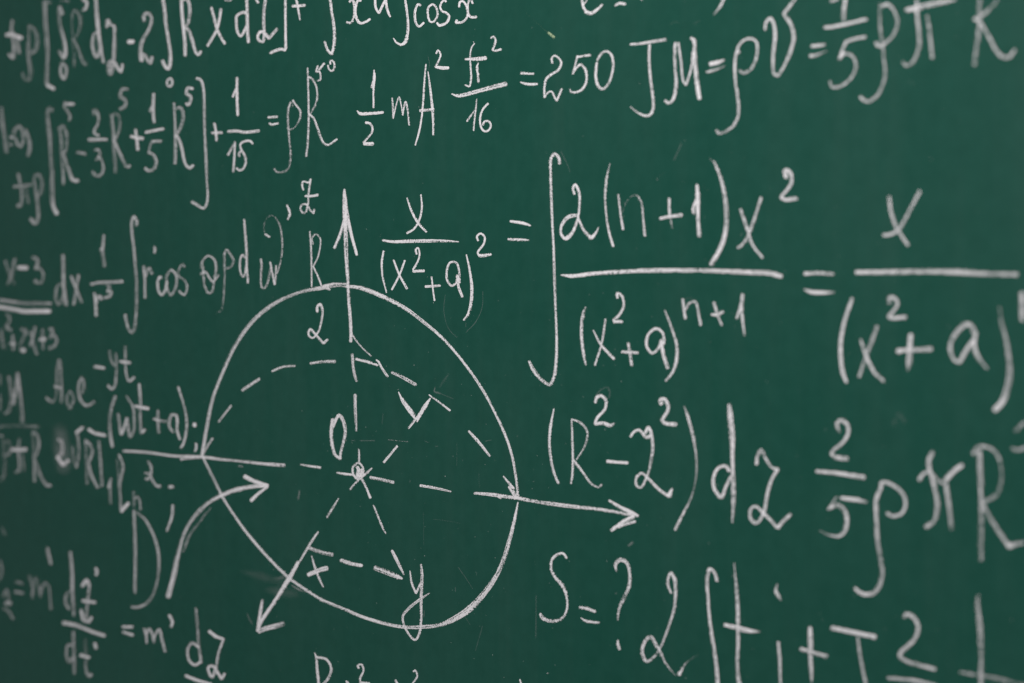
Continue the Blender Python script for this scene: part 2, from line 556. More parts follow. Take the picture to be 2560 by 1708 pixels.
24,50,52,46,40,38,38,38 .97,.9,.85,.9 2165 -125 2165 0 2175 300 2182 600 2200 900 2220 1200 2243 1568 2240 1665
S arrow_head
18,30,32,30 .97 2178 150 2130 350 2085 480 2045 565
20,36,44,38,36 .9,.9,.95,.97 2180 -60 2200 150 2215 250 2250 420 2310 645
G axis_dash
@ 720 860 3.672
26,26,28,18 .75 592 95 600 200 615 290 630 345
G axis_dash
26,28,24,16 .75 617 465 620 600 628 800
G axis_dash
10,18,14 .85 650 965 655 1020 653 1085
G depth_line
@ 400 660 3.672
16,14,14 .9,.85,.85 1755 640 1840 750 1940 845
14,20,22 .97 1985 883 2000 890 2040 960 2092 1035
G arc_dash
20 .82 540 1450 655 1300
G arc_dash
26 .85 755 1160 915 1055
G arc_dash
20 .8 1030 985 1130 945 1240 935
G arc_dash
24,26,28 .9,.85,.8 1380 915 1500 898 1610 897
G arc_dash
@ 720 860 3.672
24,26,28 .95,.85,.8 625 140 720 162 825 195
G arc_dash
28,32,36 .85,.8,.78 955 260 1060 310 1175 375
G arc_dash
12,18,20 .9,.82,.85 1295 468 1390 535 1490 612
G arc_dash
20,28,26,20 .9,.82,.8 1660 800 1750 900 1855 1030
G letter_y
8,34,42,36,12 1 1015 440 1060 530 1110 600 1155 660 1165 690
16,36,30,14 1 1308 500 1260 570 1210 660 1185 715
18,22,20 .95 1250 575 1180 680 1108 775
G letter_o
24,28,32,28,24,22 .92 415 765 450 680 470 655 505 700 527 800 510 900 485 1000 480 1050
34,30,32,34 .9 485 1052 440 1025 410 940 400 800 412 690
G origin_ring
22 .88 640 1095 600 1130 600 1190 640 1240 680 1225 692 1150 665 1100 640 1095
30 1 635 1130 650 1150 640 1190 640 1215 665 1222 678 1200 680 1150
20 .95 650 1160 655 1200
G origin_ray
14,22,20 .9 450 1182 520 1194 600 1202
G origin_ray
14,22,20 .9 772 1140 730 1180 685 1222
G origin_ray
20,16,20 .85 650 1252 610 1290 575 1335
G origin_ray
22,20,24 .9 680 1240 720 1320 758 1415
G axis_dash
14,22,24 .9 118 1107 200 1122 300 1135
G axis_dash
26 .85 755 1225 860 1245 972 1272
G axis_dash
24,26,24,14 .9 1215 1300 1300 1313 1400 1332 1498 1355
G axis_dash
22 .92 880 1088 1005 938
G arrow_tick
12,24,22 .9 1978 1215 2040 1290 2075 1330
24,38,28 .92 2030 1310 2075 1370 2110 1415
G right_axis
S arrow_shaft
@ 1300 960 3.672
22,34,34,30,36,36,28,30,30 .8,.85,.85,.8,.75,.8,.85,.85,.8 -420 1003 -250 1018 -50 1045 150 1080 320 1105 500 1128 700 1148 870 1175 1030 1205
14 .75 -200 1040 -170 1052
S arrow_head
24,32,34,24 .95 820 1070 930 1135 1020 1178 1085 1212
40,34,34,34 .97 1045 1215 960 1258 900 1300 840 1345
26 .97 1060 1262 980 1285 900 1315
G left_axis
S arrow_shaft
@ 260 1060 3.672
30,28,26,24 .88,.85,.85 180 248 400 262 650 295 760 295 880 300
26,28,28,28,26,30,32 .9,.88,.9,.88,.88,.88,.82 705 325 800 310 905 305 1050 322 1250 340 1400 360 1550 372 1660 380
S arrow_head
22 .8 1000 130 950 210 910 290
G front_dash
@ 800 1200 3.672
12,20,16 .92 172 170 120 255 65 345
G front_dash
@ 260 1060 3.672
20,24,20 .92 1968 990 1920 1060 1885 1115 1800 1260
G front_axis
S arrow_shaft
@ 440 1281 3.672
30,42,36,36,34 .97,.95,.92 1125 455 1040 610 900 830 780 1010 750 1090
S arrow_head
26,34,26 .75,.95,.95 797 805 780 900 750 1090
40,42,46,40 .97,.97,.9,.6 758 1092 830 1065 910 1045 990 1022
G base_dash
34 .78 1215 322 1330 365 1440 390
G base_dash
34,36,32 .85,.9,1 1515 440 1610 470 1710 488
G base_dash
42,46,42,24 .7,.85,1,1 1825 510 1950 555 2040 592 2078 608
G base_dash
26,32,28,12 .92,.88,.88 1985 350 2020 420 2060 500 2095 572
G base_dash
@ 800 1200 3.672
14,18,20,12 .9 493 232 545 360 575 430 607 492
G letter_x
@ 440 1281 3.672
10,24,22,12 .95 1247 398 1280 510 1310 590 1355 687
40,42,46 .97 1215 575 1310 535 1390 512
G letter_y
10,20,20,16 .92 2148 538 2165 650 2205 745 / 2245 650
16,30,26,24,22,22,20,18,22,30,26,8 .95,.9,.88,.9,.95,.9,.85,.8,.8 2250 478 2258 580 2250 800 2250 1000 2235 1110 2195 1170 2140 1120 2090 1020 2085 950 2130 890 2240 800 2328 742
G letter_r
@ 400 500 4.694
18,22,18 .92 1758 370 1772 550 1780 800 1780 1020
18 .85 1795 520 1785 450 1830 400 1880 450 1880 560 1850 680 1800 780
20 .92 1795 775 1850 890 1895 1005
G digit_two
@ 400 660 3.672
24,24,18,18,22,22,24 .95,.92,.9 1445 440 1445 395 1470 370 1492 420 1480 540 1450 630 1400 680 1365 650 1380 600 1430 650 1500 730 / 1540 695
G letter_z
@ 400 240 4.694
22 .92 1685 1105 1670 1060 1680 1005 1745 1020 / 1772 975
22 .92 1772 985 1750 1100 1738 1262
28 .97 1705 1175 1780 1175 1855 1162
22 .92 1738 1262 1710 1365 1675 1370 1650 1320 1670 1275 1720 1275 1770 1350 1805 1380 / 1810 1330
F curved_arrow|thick curved chalk arrow rising from letter D and pointing right into the circle
@ 260 1060 3.672
G arrow_shaft
48,46,42,36,34,38,44,46,42,40 .92,.9,.85,.8,.78,.85,.9,.95 590 1590 640 1400 680 1200 740 1000 850 830 1000 700 1200 610 1350 575 1500 565
26,30,16 .35 725 1180 800 1000 900 870 980 770
G arrow_head
40,38,36 .95 1290 480 1380 525 1505 565
38,32,24 .95,.9 1350 705 1420 640 1505 575
F chalk_formula|blurred chalk letters A o e with exponent minus y t near the left edge
@ 0 760 4.694
G letter_a
38 .45,.45,.5,.75 690 650 665 800 665 980 650 1100 610 1150 545 1100
40 .6,.5,.5 700 660 715 800 725 980 720 1160
42 .75 640 965 720 985
G letter_o
38 .52 820 1020 785 1080 790 1170 820 1225 860 1150 850 1060 820 1025
G letter_e
40 .5,.6,.6,.65,.8,.7 965 1050 990 960 965 860 925 930 925 1050 960 1150 1020 1195 1110 1150
G minus_sign
42 .85 1110 735 1225 755
G letter_y
38 .5 1285 550 1300 660 1340 730
38 .55,.6,.6,.75 1365 580 1370 720 1365 880 1345 970 1310 1000 1270 955
G letter_t
36 .5,.5,.55,.75 1475 500 1475 700 1490 840 1520 905 1575 860
40 .85 1410 675 1530 690
F chalk_formula|chalk brackets around omega t plus a, just left of the circle's left edge
G parenthesis
42 .7 1355 1085 1315 1200 1290 1380 1300 1550 1320 1675
G letter_omega
38 .6,.65,.8,.7 1385 1290 1405 1430 1425 1530 1460 1450 1490 1340
38 .7,.75,.8,.7,.65,.6,.5 1490 1340 1510 1480 1530 1560 1570 1480 1575 1330 1560 1200 1490 1080
G letter_t
38 .75,.7,.7,.85 1635 940 1650 1150 1650 1400 1665 1510 1700 1475
42 .95 1590 1200 1660 1215 1745 1230
G plus_sign
36 .9,.75,.7 1805 1350 1870 1370 1960 1385
36 .65 1858 1250 1855 1370 1865 1510
G letter_a
36 .75,.7 2085 1400 2070 1310 2020 1300 1990 1380 2000 1460 2040 1500
36 .75 2085 1380 2080 1480 2115 1590
G parenthesis
34 .8,.75,.7,.75 2095 975 2140 1120 2185 1300 2190 1450 2160 1620 2125 1690
G dot_mark
50 1 2292 1405 2283 1435
G comma_mark
32 .9 2300 1638 2307 1686 2290 1731
F chalk_formula|chalk 2 root R with a vertical bar, beside a cloudy chalk smudge at left
@ 0 1000 4.694
G digit_two
48 .75,.7,.65,.85 680 465 715 475 735 550 725 630 680 665
50 .95 675 670 745 765
46 .8 745 770 810 705
G root_sign
46 .85 975 320 895 388
40 .65 905 385 925 550 920 680 900 795
38 .5 860 540 870 680 898 795
46 .97 1040 345 1120 390 1240 415
G letter_r
40 .5 1010 480 1020 700 1025 985
40 .6 1005 470 1060 520 1085 620 1040 730
40 .7 1040 750 1080 900 1150 1030
G vertical_bar
40 .45,.5,.6 1160 480 1180 700 1200 1010
F chalk_formula|blurred chalk fraction with M over rho pi R, cut off by the left edge
@ 0 760 4.694
G letter_m
46 .45,.45,.55 105 850 125 1000 120 1180 95 1270 60 1280
46 .5 100 860 130 1010 160 1165
46 .6 160 1180 185 1000 210 810
48 .6 208 810 235 1050 255 1250 270 1390
G digit_three
44 .5 -5 830 8 890 -2 950
44 .5 0 1060 12 1160 0 1250
G fraction_bar
46 .45 -10 1440 200 1430 450 1440
@ 0 1000 4.694
G letter_rho
44 .4 40 480 45 600 60 750 55 880 15 940
44 .5 45 485 100 490 130 550 110 630 60 660
G letter_pi
42 .5 230 460 215 560 225 720 220 830 180 850
40 .42 265 640 285 830
50 1 140 580 230 585 310 580
G stroke_mark
40 .75 -5 420 30 425
G letter_r
44 .45 385 380 400 600 405 800 405 960
44 .55 390 375 440 420 455 530 430 630 395 680
42 .55,.6,.8 395 680 440 790 490 920 560 1005 595 1000
F chalk_formula|blurred chalk one, l and n above the tall capital D
G digit_one
36 .7,.6,.45 1300 920 1295 1050 1300 1220
34 .75 1270 1030 1290 960
G letter_l
40 .65 1395 640 1445 780 1425 900 1405 1000
34 .35 1372 700 1388 850 1400 1000
42 .6 1402 1000 1412 1150 1420 1280
48 1,.85 1425 1310 1510 1210
G letter_n
34 .5 1570 1080 1575 1170 1578 1250
34 .58 1580 1170 1610 1135 1640 1180 1650 1285
F chalk_numeral|faint chalk numeral two with a dot under the left end of the horizontal axis
G digit_two
36 .65 1740 720 1775 790 1770 870 1730 930 1710 920
36 .5,.6,.7 1700 860 1750 870 1800 960 1840 1010 1885 1015
G dot_mark
44 .75 1985 1020 2035 1022
F chalk_letter|tall chalk capital D with a prime mark, beside the tail of the curved arrow
G letter_d
42 .65 1575 1300 1580 1500 1590 1800 1592 2000 1585 2265
38 .65,.65,.65,.7,.65 1600 1320 1700 1400 1790 1560 1850 1740 1865 1900 1850 2100 1790 2300 1700 2400 1600 2435 1540 2425
G prime_mark
38 .8,.85,.8 2030 1235 2020 1370 1960 1540
F chalk_formula|blurred chalk equation of motion m dz over dt equals m dz at the lower left
@ 0 1374 4.694
G letter_d
44 .35 20 -262 55 -170
42 .4 -5 130 25 250 -5 360
G letter_z
44 .5 40 550 80 480 100 540 100 600
56 .7 65 630 128 630
44 .5 40 690 90 720 155 815
G equals_sign
42 .6 185 380 265 395
44 .65 175 495 270 510
G letter_m
42 .4 340 310 375 430 385 570
42 .45 385 560 400 400 425 330 460 430 475 555
42 .5 475 520 530 390 570 420 590 560 600 700
G prime_mark
46 .6 555 -20 600 170
G letter_d
46 .65 828 30 845 250 850 450 860 620 875 775
42 .5 820 490 775 540 775 640 815 700
G letter_z
48 .85 965 430 1020 360 1050 430
40 .7 1050 430 1035 560 1020 720 1010 830
44 .97 970 600 1120 620
44 .85 955 710 985 830 1040 850 / 1080 795
G dot_mark
44 .85 1125 220 1142 260 1130 300
G fraction_bar
50 .92 740 860 900 890 1080 960 1230 1010
G letter_d
44 .5 862 960 868 1150 875 1460
40 .5 850 1120 800 1120 780 1220 815 1320 850 1270
G letter_t
42 .4,.42,.5,.85 1000 1060 1010 1250 1010 1400 1045 1490 1075 1465
46 .95 945 1240 1050 1265
G dot_mark
46 .97 1115 1100 1135 1160
G equals_sign
40 .97 1440 905 1560 908
38 .95 1445 970 1565 1005
G letter_m
36 .85 1695 930 1715 1000 1720 1100
34 .75 1720 1060 1730 980 1755 930 1790 1000 1810 1090
34 .75 1810 1060 1830 990 1875 935 1900 1040 1940 1200
G prime_mark
38 .85 1990 770 2025 850 2010 910
@ 440 1281 3.672
G letter_d
26 .7,.6,.6,.8 185 880 200 1050 215 1250 235 1380
28 .75,.78,.9 215 1240 150 1200 110 1260 125 1360 180 1400 230 1370
G letter_z
36,36,28 .95 305 1090 370 1140 435 1162
26 .75 440 1160 400 1270 370 1420
30 .9 370 1420 335 1512 305 1470 300 1420 340 1410 390 1480 420 1530 / 450 1480
G fraction_bar
34 .97 90 1500 190 1540 330 1580
F chalk_formula|tops of a chalk R and small raised twos, cut off by the bottom edge
G letter_r
10,20,26,24 .92 1275 1288 1290 1330 1300 1450 1318 1610
24 .9 1290 1330 1380 1350 1425 1430 1400 1520 1320 1610
G digit_two
20 .92 1680 1432 1668 1408 1705 1398 1722 1450 1690 1530 1692 1562 / 1775 1568
G digit_two
18 .92 2180 1462 2195 1450 2215 1500 2170 1575
G stroke_mark
22 .9 1563 1550 1585 1578
G stroke_mark
20 .85 2015 1540 2035 1575
@ 1300 1281 3.672
G stroke_mark
16 .95 0 1535 12 1575
F chalk_formula|sharp chalk fraction x over bracketed x squared plus a, just right of the up arrow
@ 860 260 3.672
G letter_x
14,22,24,20 .95 580 862 620 980 680 1090 758 1175
14,20,20,22 .95 707 832 715 960 690 1070 640 1150 578 1188
G digit_two
@ 860 560 3.672
20,20,20,18 .97 1232 155 1222 115 1255 88 1292 120 1285 180 1230 260 1238 290
28,28,20 .97 1240 292 1290 290 1352 278
G fraction_bar
20,28,32,32,22,8 .97,.92,.85,.85,.9 355 150 440 162 600 158 800 155 950 158 1055 165
G parenthesis
20,20,18,12 .97 365 248 348 350 355 480 392 632
G letter_x
18,20,22 .97 457 332 510 470 580 595
18 .95 560 335 510 470 440 605
G digit_two
22,18,18,20 .97 668 278 660 235 680 220 695 270 680 340 635 420
26 .92 635 435 738 430
G plus_sign
26,26,20 .9 748 575 820 571 885 567
16 .97 805 485 818 600 832 705
G letter_a
20 .92 1040 470 1030 540 990 568 950 520 945 430 975 355 1030 355 1058 430 1062 540
24,26,24 .92 1045 480 1055 580 1088 670
G parenthesis
14,22,28,28,24,18 .97,.92,.88,.88 1125 283 1155 420 1175 600 1165 740 1140 830 1100 885
F chalk_formula|tallest chalk integral sign with 2 bracket n plus 1 above a long fraction bar
@ 860 260 3.672
G equals_sign
22,28,26,14 .97 1527 1078 1620 1090 1670 1102 1714 1118
22,24,18,8 .97 1507 1243 1600 1246 1660 1248 1702 1251
@ 860 560 3.672
G integral_sign
26,28,26,30,26,22,22,24,22,22,26,26,28,30,36,22 .95,.92,.88,.88,.88,.88,.9,.88,.88,.9 1980 -552 1970 -610 1937 -642 1905 -602 1898 -480 1902 -300 1915 0 1928 300 1940 700 1953 1000 1950 1250 1925 1420 1890 1475 1820 1435 1740 1340 1700 1258
@ 1340 360 3.672
G digit_two
22,22,24,22,20 .97 355 462 342 410 360 375 395 440 402 560 385 690
22,28,40,28,22,32,38,30 .92,.9,.9,.85 385 690 330 820 270 868 230 820 240 740 300 670 380 655
20,26,38,24,10 .95 385 670 440 790 508 865 / 545 825 578 762
G parenthesis
10,22,22,22,24,26 .85,.85,.88,.97 680 180 650 320 638 480 650 680 680 840 712 940
G letter_n
20,20,26 .85,.8,.9 758 465 775 620 800 785
12,12,22,20,26 .5,.6,.75,.8 798 620 840 520 910 472 960 520 985 680 1002 845
G plus_sign
30,32,36 .97 1140 685 1240 665 1340 655
26,24,12 .97,.95,.6 1225 500 1228 640 1252 775
G digit_one
26,42,32,36 .97 1478 375 1485 460 1490 680 1500 850
24,32,26 .95 1475 500 1445 600 1452 640
G parenthesis
26,32,36,40,46,46 .92,.88,.82,.82 1638 163 1700 320 1740 520 1748 720 1710 920 1608 1110
18 .35 1600 138 1635 165
G letter_x
30,32,30,28 .88 1880 600 1930 750 1990 930 2080 1045
30 .82,.8,.75,.8 2070 490 2010 680 1940 860 1900 920 1855 955
G digit_two
38,38,32,34,38,40 .88,.88,.75,.78,.88 2300 312 2285 250 2308 240 2348 290 2345 360 2300 430 2252 490 2295 512 2395 500
G fraction_bar
14,34,36,34,40,44,44,46,50,52 .97,.95,.92,.88,.82,.82,.82,.82,.85 230 1203 330 1213 500 1195 800 1172 1200 1160 1700 1168 2000 1180 2150 1190 2255 1218
@ 1340 680 3.672
G parenthesis
16,34,28,26,26,14 .6,.88,.85,.88 460 320 435 390 418 560 430 700 445 790 460 855
G letter_x
14,24,26 .92 527 536 600 670 718 800
20,20,20 .88 640 435 605 650 543 857
G digit_two
26,24,24,24,26 .95,.9,.82,.85 750 240 750 195 790 220 808 310 770 390 712 445
30 .92 715 460 755 455 792 458
G plus_sign
28 .92 790 735 940 742
26 .92 850 650 882 860
G letter_a
28,28,26 .88 1155 620 1125 700 1070 745 1020 690 1025 590 1100 520 1160 555 1183 660
32 .9 1155 640 1175 770 1212 885
G parenthesis
16,26,28,30,28,22 .92,.88,.85,.85,.82 1185 352 1250 520 1295 680 1290 820 1250 930 1190 1000
G letter_n
26,26,28 .9 1350 250 1360 350 1372 430
26 .78,.85,.88,.9 1375 350 1410 290 1465 275 1495 380 1513 490
G plus_sign
30 .9 1615 390 1660 395 1720 365
28,28,26 .9 1635 280 1670 390 1710 490
G digit_one
34,34,32,22 .88 1898 205 1890 290 1895 400 1917 585
28 .88 1885 290 1870 350 1845 425
F chalk_formula|blurred chalk fraction with x over x squared plus a, cut off by the right edge
@ 1920 440 3.672
G equals_sign
38,38,36 .97,.88,.8 338 898 460 890 602 902
22,38,40,26 .92,.97,.95,.7 335 1042 400 1065 500 1070 610 1068
G letter_x
38 .85,.78,.78,.82 1112 190 1130 330 1180 470 1230 555 1285 635
38 .88,.8,.75,.82,.85 1393 140 1300 320 1200 490 1130 535 1060 545
G fraction_bar
42,44,48,52,52 1,.9,.82,.8,.72,.7 808 885 1000 885 1200 880 1700 882 2100 900 2290 905
@ 1920 700 3.672
G parenthesis
38,40,42,42,42,36 .95,.88,.85,.88,.9,.82 775 170 710 350 670 550 670 720 690 860 722 942
G letter_x
30,38,40,38 .82,.9,.92,.82 850 545 910 720 980 850 1068 932
38 .6,.65,.65,.82 1000 425 940 600 880 770 838 888
G digit_two
42,40,40,42,44 .72,.8,.72,.75,.88 1115 215 1112 165 1150 160 1190 215 1150 290 1110 340 1160 350 1265 340
G plus_sign
50,50,50,26 .9,.9,.9,.7 1312 502 1302 650 1295 760 1288 830
56,44,42,50 1,.8,.8,.88 1190 655 1250 645 1380 640 1500 635
G letter_a
48 .75,.78,.75,.75,.85,.85 1890 480 1870 420 1820 408 1730 490 1675 600 1690 700 1750 755 1810 660 1880 560
50,50,46,30 .88,.85,.8,.65 1903 480 1890 600 1930 710 2012 815
G parenthesis
36,44,46,50,54,60,60 .5,.55,.6,.62,.7,.85,.9 2128 250 2150 400 2200 620 2220 820 2195 1000 2150 1120 2080 1195
G letter_n
58 .85 2332 120 2338 370
F chalk_formula|chalk bracket R squared minus z squared then d z, right of the horizontal arrow tip
@ 1300 960 3.672
G parenthesis
12,26,24,24,24,26 .97,.92,.85,.88,.9 312 228 280 400 272 560 295 740 320 830 352 912
G letter_r
16,20,20,22,18 .9 475 325 482 500 485 700 482 820 470 915
18,20,18,18,14 .9,.9,.8,.7,.85 475 325 560 360 618 440 600 560 520 695
26,22,20,16,20 .95,.85,.75,.7,.9 490 700 570 800 660 920 720 952 / 750 925
G digit_two
28,32,34,26,28,26 1 690 172 710 118 755 112 790 150 780 230 710 310 688 365
30,34,34,14 1,1,.95,.6 690 368 770 360 828 382 872 360
G minus_sign
30 .97 798 710 990 725
G letter_z
26,26,34,30 .95 1015 485 1050 440 1095 425 1160 490 1205 470 1180 400 1150 450
28,28,26,24,26,28,26,28,28 .95,.92,.85,.82,.85,.92,.9,.85,.95 1210 470 1220 580 1205 700 1170 840 1110 950 1070 930 1075 850 1120 820 1180 870 1280 970 1370 1035
50,40,18 1 1370 1030 1380 1000 1398 960
G digit_two
38,38,34,34,36,40 .88,.88,.85,.85,.88 1302 188 1290 150 1325 140 1362 210 1340 280 1308 330 1330 358 1435 372
G parenthesis
14,28,30,22,16,20,26,30 .8,.88,.82,.65,.6,.7,.85,.9 1508 205 1545 310 1595 500 1620 700 1615 870 1570 1050 1500 1190 1425 1340
G letter_d
34,58,52,36,36,42,26 .85,.9,.88,.88,.85,.85,.7 1923 185 1935 300 1948 500 1950 650 1955 850 1960 1000 1953 1275
36,34,34,38,28 .9 1925 800 1890 755 1830 765 1780 850 1785 960 1850 1040 1890 950 1935 850
G letter_z
36,30,36,30,28,34 .92,.88,.9,.88,.9 2175 740 2180 670 2215 610 2260 690 2320 770 2370 782
32,32,34,36,34,36,34,32,34,32 .88,.85,.82,.85,.88,.88,.85,.88,.97 2368 785 2310 880 2270 1020 2240 1180 2170 1280 2120 1240 2120 1150 2160 1125 2240 1190 2365 1322
44,38,34 .97,.9,.85 2367 1320 2420 1258 2485 1198
F chalk_formula|large blurred chalk two fifths rho pi R with an exponent at lower right
@ 1920 1000 3.672
G digit_two
30,40,42,40,38,36,36 .7,.85,.85,.8,.78,.8,.85 655 290 635 220 670 190 730 230 735 310 690 390 600 465 580 500
38,46,44 .85,.92,.92 580 500 630 528 732 540
G fraction_bar
38,42,44 .88,.88,.9,.82 445 655 650 675 885 712
G digit_five
36,46,44,30 .9,.88,.82,.7 670 900 760 910 830 918 905 938
30,32 .6,.85 632 895 555 1005
36,40,42,44,44,36,26,16 .85,.8,.78,.8,.85,.8,.65,.35 558 1000 640 965 700 1010 725 1110 700 1210 650 1250 550 1235 450 1185
G letter_rho
40,46,44,42,42,44,46,42,36 .85,.82,.78,.72,.68,.65,.68,.78,.85,.82 1040 800 1000 900 995 1080 1005 1250 1035 1450 1048 1580 1025 1700 970 1770 900 1785 840 1765 800 1727
40 .9,.85,.82,.8,.8,.85 1042 805 1045 760 1120 770 1230 850 1265 950 1230 1040 1150 1065 1095 1040
G letter_pi
44,46,44,44,48,46,48 .75,.75,.78,.75,.68,.7,.8 1515 480 1480 550 1490 660 1530 800 1555 960 1530 1100 1450 1168
46,40,36,36 .85,.75,.72,.7 1390 735 1430 680 1490 665 1560 740 1620 770
50,52,48 .9,.9,.82 1630 740 1700 660 1785 600
44 .72,.62,.65 1632 770 1660 950 1687 1185
G letter_r
52 .65,.65,.62,.55,.52,.6 1940 470 1955 700 1960 900 1960 1100 1955 1470
44 .75,.6,.5,.45,.5,.5 1885 500 1920 440 2000 430 2090 480 2145 620 2140 780 2090 880 1980 935
50 .8,.7,.68,.75 1960 930 2080 1150 2220 1350
54,46,46 .92,.75,.7 2222 1345 2280 1320 2350 1310
G digit_three
44 .65 2360 200 2275 285
44 .68 2240 450 2290 460 2360 438
F chalk_formula|sharp chalk letter S equals question mark, below the horizontal arrow
@ 1300 1281 3.672
G letter_s
22,26,30,26,26,34,24,22,24,34,38,26 1,.95,.92,.9,.88,.88,.9,.92,.9,.92 430 422 400 380 350 385 300 430 288 510 320 590 390 670 430 770 435 880 400 960 340 995 250 990 205 960 190 930
G equals_sign
30,30,26 .85,.9 550 870 620 885 695 912
12,26,24,20 .9 560 968 610 998 660 1006 730 1013
G question_mark
S hook
14,34,38,28,26,30,34,26,14 .95,.9,.9,.85,.82,.82,.85,.85 888 542 880 475 930 435 985 470 1010 570 1000 690 950 800 910 890 900 990
S dot
18,34,30 .97 900 1172 903 1215 915 1258
F chalk_formula|chalk row of 2, integral, t, i, plus T at the bottom right edge
G digit_two
22,30,30,36,34,30,26,26 .9,.92,.92,.9,.82,.7,.6 1390 742 1355 650 1385 555 1425 630 1430 740 1420 880 1370 1040 1300 1225
22,28,28,36,34,34,34,24,14 .55,.6,.75,.85,.82,.75,.7,.6 1300 1225 1230 1330 1165 1368 1128 1300 1140 1200 1195 1140 1280 1270 1350 1400 1435 1500
44,34,16,10 .95,.8,.5,.3 1462 1490 1480 1455 1530 1380 1640 1300
G integral_sign
32,30,36,32,32,34,36,38 .88,.85,.88,.85,.8,.78 1812 632 1790 560 1745 518 1720 600 1722 720 1740 950 1775 1200 1805 1400 1818 1610
G letter_t
18,32,38,34,38,40 .85,.82,.85,.78,.8 1968 465 1990 700 2003 950 2005 1200 1998 1400 2003 1520 2025 1600
36,48,48,20 1,1,.97,.7 1878 1030 2000 1060 2090 1082 2210 1097
@ 1920 1281 3.672
G dot_mark
16,34,34,20 .5,.92,.92,.7 88 655 72 725 95 765 118 805
G letter_i
32 .85 95 1190 108 1350 115 1610
G plus_sign
46,46,42,24 .95,.88,.82,.8 385 1060 390 1250 398 1450 402 1560
40 .88 300 1252 420 1290 540 1325
G letter_t
44,46,48 .92,.92,.95 585 1060 750 1095 985 1145
34,36,38 .65,.72,.75 820 1140 850 1330 905 1610
G digit_two
40,44,46,44,46,44,42,44 .82,.85,.82,.8,.78,.75,.68,.78 1248 962 1270 935 1330 960 1380 1050 1350 1160 1270 1240 1208 1305 1260 1360 1400 1405 1535 1442
G fraction_bar
40,42,42 .78,.8,.75 1100 1522 1250 1530 1400 1552 1560 1600
G plus_sign
40,52,52,50 .5,.65,.62,.6 1928 765 1922 850 1945 1050 1955 1300 1958 1610
44 .45,.45,.45 1765 1465 1950 1500 2150 1535 2360 1585
F chalk_smudge|cloudy smear of rubbed chalk around the small 2 beside the root sign
@ 0 1000 4.694
G dust_patch
s220,280,220 .10,.19,.13 700 300 715 480 740 680 760 850
F chalk_smudge|rubbed chalk smear where the front axis arrow crosses the circle
@ 260 1060 3.672
G dust_patch
s60,130,90 .01,.05,.03 1250 1350 1450 1400 1680 1470
s40,60,40 .05,.14,.08 1560 1425 1640 1410 1690 1400
s16,26,16 .2,.3,.18 1720 1480 1790 1520 1860 1545
s80,150,100 .02,.06,.02 1480 1520 1620 1540 1800 1570
F chalk_smudge|small faint smudge between the dashed arc and the circle's right side
@ 720 860 3.672
G dust_patch
s14,24,30 .12,.15,.1 1352 395 1345 435 1400 455
s20,46,30 .03,.04,.03 1480 270 1430 340 1390 400
s16 .05 1400 455 1520 505
F erased_traces|
K stuff
@ 860 560 3.672
G x
5 .17 1275 620 1270 760 1210 900 1120 995
5 .14 930 650 918 800 960 960 1040 1045
8 .08 1120 905 1118 950
@ 720 860 3.672
4 .3 580 888 620 886
5 .3 660 888 800 888
5 .4 920 880 1000 888 1110 898
4 .25 1255 890 1292 907
4 .25 1350 938 1380 940
4 .2 1810 892 1870 883
8 .18 1122 1250 1120 1275
6 .1 875 640 865 740
5 .07 1552 900 1550 1120
5 .06 1752 1180 1758 1320
@ 260 1060 3.672
14 .25 1795 610 1792 650 1782 695
20 .5 1240 383 1275 390
@ 440 1281 3.672
14 .16 655 930 675 980 708 1030
12 .8 985 560 1002 540
@ 1340 360 3.672
6 .16 230 70 290 190 315 260
8 .14 1335 0 1300 80 1265 150
12 .3 1108 330 1120 322
4 .06 1130 300 1185 260
@ 1500 0 3.672
6 .15 750 1310 715 1400 680 1470
6 .08 640 230 690 200 730 215
6 .07 860 220 920 190
@ 800 1200 3.672
5 .16 1270 800 1340 900 1405 1000
6 .12 1495 1340 1465 1440 1430 1568
4 .1 1330 1250 1380 1330
4 .08 1040 360 1200 380 1290 400
5 .07 1985 1060 1983 1450
8 .16 960 1200 955 1260
8 .12 1245 985 1245 1030
4 .07 950 300 955 600
@ 1340 680 3.672
12 .14 550 1140 600 1080 660 1060 680 1100 670 1160
8 .1 1370 250 1420 240 1480 270
@ 1300 960 3.672
20 .3 995 1488 1040 1450
@ 1300 1281 3.672
8 .1 150 760 148 1150
12 .25 880 750 890 735
10 .5 248 1476 262 1476
@ 1920 700 3.672
s60 .05 1190 1220 1230 1260 1260 1310
@ 1920 1000 3.672
s50 .04 1150 240 1180 160
@ 800 0 4.694
5 .12 1270 660 1288 760 1275 830
10 .6 1800 492 1808 498
6 .6 1804 424 1807 424
6 .4 1155 1255 1180 1262
'''

